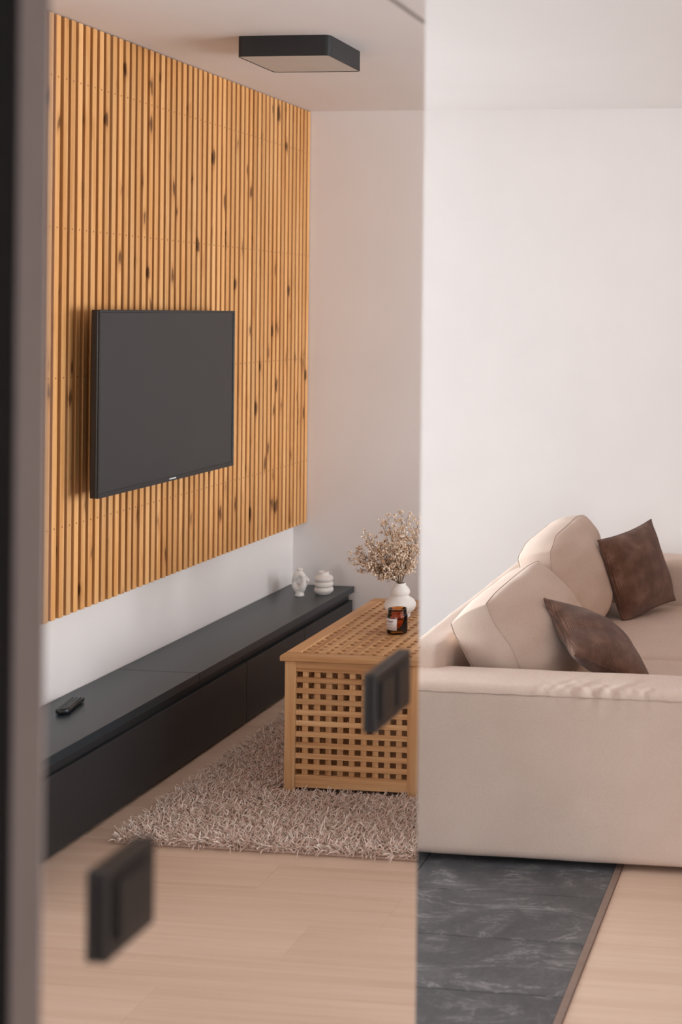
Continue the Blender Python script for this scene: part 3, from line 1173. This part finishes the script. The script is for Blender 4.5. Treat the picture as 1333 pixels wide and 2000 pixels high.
obj('base', soft_box(SX0 + 0.01, SX1 - 0.01, SY0 + 0.18, SY1 - 0.18, 0.045, 0.255, 0.02, (16, 30, 6), 0.002), 'linen', sofa, True)
near_arm = obj('armrest', soft_box(SX0, SX1, SY0, 4.262, 0.020, 0.560, 0.028, (150, 22, 30), 0.0016, 5.0, 1.3), 'linen', sofa, True)
for v in near_arm.data.vertices:
    if v.co.z > 0.47:
        wx_ = v.co.x + ox
        dep = v.co.y + oy - SY0
        msk = math.exp(-((wx_ + 0.72) / 0.20) ** 2) * max(0.0, 1 - abs(v.co.z - 0.545) / 0.07) * max(0.0, 1 - max(0.0, dep - 0.03) / 0.13)
        f1 = noise.noise(Vector(((wx_ - 0.55 * dep) * 30, dep * 6, 2.0))) + 0.6 * noise.noise(Vector(((wx_ + 0.9 * dep) * 62, 5.0, v.co.z * 10)))
        v.co.z += 0.0065 * msk * f1
        v.co.y -= 0.0045 * msk * f1
far_arm = obj('armrest', soft_box(SX0, SX1, 6.010, SY1, 0.020, 0.598, 0.045, (50, 18, 28), 0.004, 7.0, 5.1), 'linen', sofa, True)
obj('backrest', soft_box(SX0 + 0.001, -1.268, 4.215, 6.05, 0.045, 0.628, 0.035, (14, 60, 24), 0.003, 6.0, 2.2), 'linen', sofa, True)
# stitched seam along the arm front edge
bm = bmesh.new()
tube(bm, [(SX0 + 0.02 + (SX1 - SX0 - 0.04) * i / 40 - ox, SY0 - 0.0005 - oy, 0.5345 + 0.0012 * math.sin(i * 1.7)) for i in range(41)], 0.0018, 6)
obj('seam', bm, 'seam', near_arm, True)
for (a, b, sd) in ((4.255, 5.062, 0.4), (5.066, 6.018, 7.7)):
    obj('seat_cushion', soft_box(-1.272, SX1 + 0.005, a, b, 0.250, 0.398, 0.035, (26, 26, 10), 0.003, 5.0, sd, 0.012), 'linen', sofa, True)
for (a, b) in ((SX0 + 0.12, SY0 + 0.13), (SX1 - 0.12, SY0 + 0.13), (SX0 + 0.12, SY1 - 0.13), (SX1 - 0.12, SY1 - 0.13)):
    bm = bmesh.new()
    lathe(bm, [(0.022, 0.0), (0.025, 0.003), (0.028, 0.030)], 20, (a - ox, b - oy, 0.0005))
    obj('foot', bm, 'rubber', sofa, True)


def cushion_mesh(a, b, edge, front, back, n=34, k=12, pinch=0.0, amp=0.004, seed=0.0, wr=0.0, sharp=2.6, sag=0.0, rnd=0.0):
    """Cushion in local axes: x width (a), y height (b), z thickness: boxing half-depth edge, bulge front and back.
    Returns bmesh and the closed front edge line."""
    bm = bmesh.new()

    def outline(u, v):
        x = a * u * (1 - pinch * (1 - v * v)) * (1 - rnd * v ** 4 * 0.5)
        y = b * v * (1 - pinch * (1 - u * u)) * (1 - rnd * u ** 4)
        return x, y

    def P(u, v, s):
        x, y = outline(u, v)
        w = max(0.0, (1 - abs(u) ** sharp)) * max(0.0, (1 - abs(v) ** sharp))
        w = w ** 0.50 * (1 - sag * v)
        z = s * (edge + (front if s > 0 else back) * w)
        near_e = max(abs(u), abs(v)) ** 6
        nn = noise.noise(Vector((x * 7 + seed, y * 7, z * 7)))
        n2 = noise.noise(Vector((x * 3.0 + seed * 2, y * 16, 1.7)))
        n3 = noise.noise(Vector((x * 26 + seed, y * 9, 4.4)))
        z += s * (amp * nn + wr * n2 * (0.6 - 0.35 * near_e) + 0.12 * wr * n3 * near_e)
        return Vector((x, y, z))
    grid = {}
    par = [math.copysign(1 - (1 - abs(2 * i / n - 1)) ** 1.25, 2 * i / n - 1) for i in range(n + 1)]
    for s in (1, -1):
        for i in range(n + 1):
            for j in range(n + 1):
                grid[(s, i, j)] = bm.verts.new(P(par[i], par[j], s))
        for i in range(n):
            for j in range(n):
                bm.faces.new([grid[(s, *t)] for t in ((i, j), (i + 1, j), (i + 1, j + 1), (i, j + 1))])
    rim = [(i, 0) for i in range(n)] + [(n, j) for j in range(n)] + [(i, n) for i in range(n, 0, -1)] + [(0, j) for j in range(n, 0, -1)]
    prev = [grid[(1, *t)] for t in rim]
    if edge > 0.006:
        kk = k
        layers = [prev]
        for q in range(1, kk):
            t = q / kk
            ring = []
            for (i, j) in rim:
                p1, p2 = grid[(1, i, j)].co, grid[(-1, i, j)].co
                p = p1.lerp(p2, t)
                bul = 0.012 * math.sin(math.pi * t)
                dirv = Vector((par[i] ** 3, par[j] ** 3, 0))
                if dirv.length > 1e-6:
                    dirv.normalize()
                nn = noise.noise(Vector((p.x * 14 + seed, p.y * 14, p.z * 5)))
                ring.append(bm.verts.new(p + dirv * (bul + 0.004 * nn * math.sin(math.pi * t))))
            layers.append(ring)
        layers.append([grid[(-1, *t)] for t in rim])
    else:
        layers = [prev, [grid[(-1, *t)] for t in rim]]
    L = len(rim)
    for A_, B_ in zip(layers[:-1], layers[1:]):
        for q in range(L):
            try:
                bm.faces.new((A_[q], A_[(q + 1) % L], B_[(q + 1) % L], B_[q]))
            except ValueError:
                pass
    line = [grid[(1, *t)].co.copy() for t in rim]
    line2 = [grid[(-1, *t)].co.copy() for t in rim]
    bmesh.ops.recalc_face_normals(bm, faces=bm.faces)
    return bm, line, line2


def orient(o, center, xdir, ydir):
    x = Vector(xdir).normalized()
    y = Vector(ydir)
    y = (y - x * y.dot(x)).normalized()
    z = x.cross(y)
    o.matrix_basis = Matrix.Translation(center) @ Matrix((x, y, z)).transposed().to_4x4()


def settle(o, z_seat=0.4125, y_arm=4.266, x_back=-1.2655):
    """Rest a cushion on the seat: flatten what would sink into seat, armrest or backrest."""
    mw = o.matrix_basis
    off = Vector((ox, oy, 0)) if o.parent is not None else Vector((0, 0, 0))
    inv = mw.inverted()
    for v in o.data.vertices:
        w = mw @ v.co + off
        if w.z < z_seat:
            w.z = z_seat + 0.0008 * noise.noise(w * 20)
        if w.z < 0.570 and w.y < y_arm:
            w.y = y_arm
        if w.z < 0.64 and w.x < x_back:
            w.x = x_back
        v.co = inv @ (w - off)


def back_cushion(center, lean_deg, half_w, half_h, edge, front, back, seed, turn=0.0, rnd=0.07):
    bm, line, line2 = cushion_mesh(half_w, half_h, edge, front, back, n=44, seed=seed, amp=0.011, wr=0.015, sharp=2.1, sag=0.28, rnd=rnd)
    o = obj('back_cushion', bm, 'linen', sofa, True)
    l = math.radians(lean_deg)
    # width runs along Y, height leans towards the backrest, thickness faces the seat
    orient(o, Vector(center) - Vector((ox, oy, 0)), (0, 1, turn), (-math.sin(l), 0, math.cos(l)))
    settle(o)
    for ln in (line, line2):
        b2 = bmesh.new()
        tube(b2, ln, 0.0018, 6, True)
        pp = obj('piping', b2, 'seam', o, True)
        mw = o.matrix_basis
        inv = mw.inverted()
        off = Vector((ox, oy, 0))
        for v in pp.data.vertices:
            w = mw @ v.co + off
            w.z = max(w.z, 0.413)
            if w.z < 0.64:
                w.x = max(w.x, -1.2645)
            v.co = inv @ (w - off)
    return o


back_cushion((-1.118, 4.715, 0.548), 30, 0.400, 0.205, 0.068, 0.125, 0.010, 1.1)
back_cushion((-1.140, 5.560, 0.592), 16, 0.425, 0.215, 0.066, 0.100, 0.010, 4.3, 0.03, 0.15)


def throw_pillow(center, xdir, ydir, half, label, seed, thick=0.075):
    bm, line, _ = cushion_mesh(half, half, 0.003, thick, thick, n=44, pinch=0.07, amp=0.006, seed=seed, wr=0.012, sharp=2.0)
    o = obj('throw_pillow', bm, 'corduroy', None, True)
    orient(o, Vector(center), xdir, ydir)
    tag(o, label, 'cushion')
    settle(o, 0.4135, 4.268)
    b2 = bmesh.new()
    tube(b2, [v for v in line if (o.matrix_basis @ v).z > 0.4165], 0.0022, 6)
    obj('seam_edge', b2, 'corduroy', o, True)
    return o


d1 = Vector((0.37, -0.08, -0.255)).normalized()
d2 = Vector((0.05, 0.48, -0.04))
d2 = (d2 - d1 * d2.dot(d1)).normalized()
throw_pillow((-0.812, 4.545, 0.572), d1 + d2, d2 - d1, 0.180,
             'brown corduroy throw pillow tucked into the corner beside the near armrest', 2.2, 0.072)
throw_pillow((-0.862, 5.770, 0.592), (0.183, 0.32, 0.046), (-0.114, 0.016, 0.351), 0.188,
             'brown corduroy throw pillow leaning upright by the far armrest', 8.4)
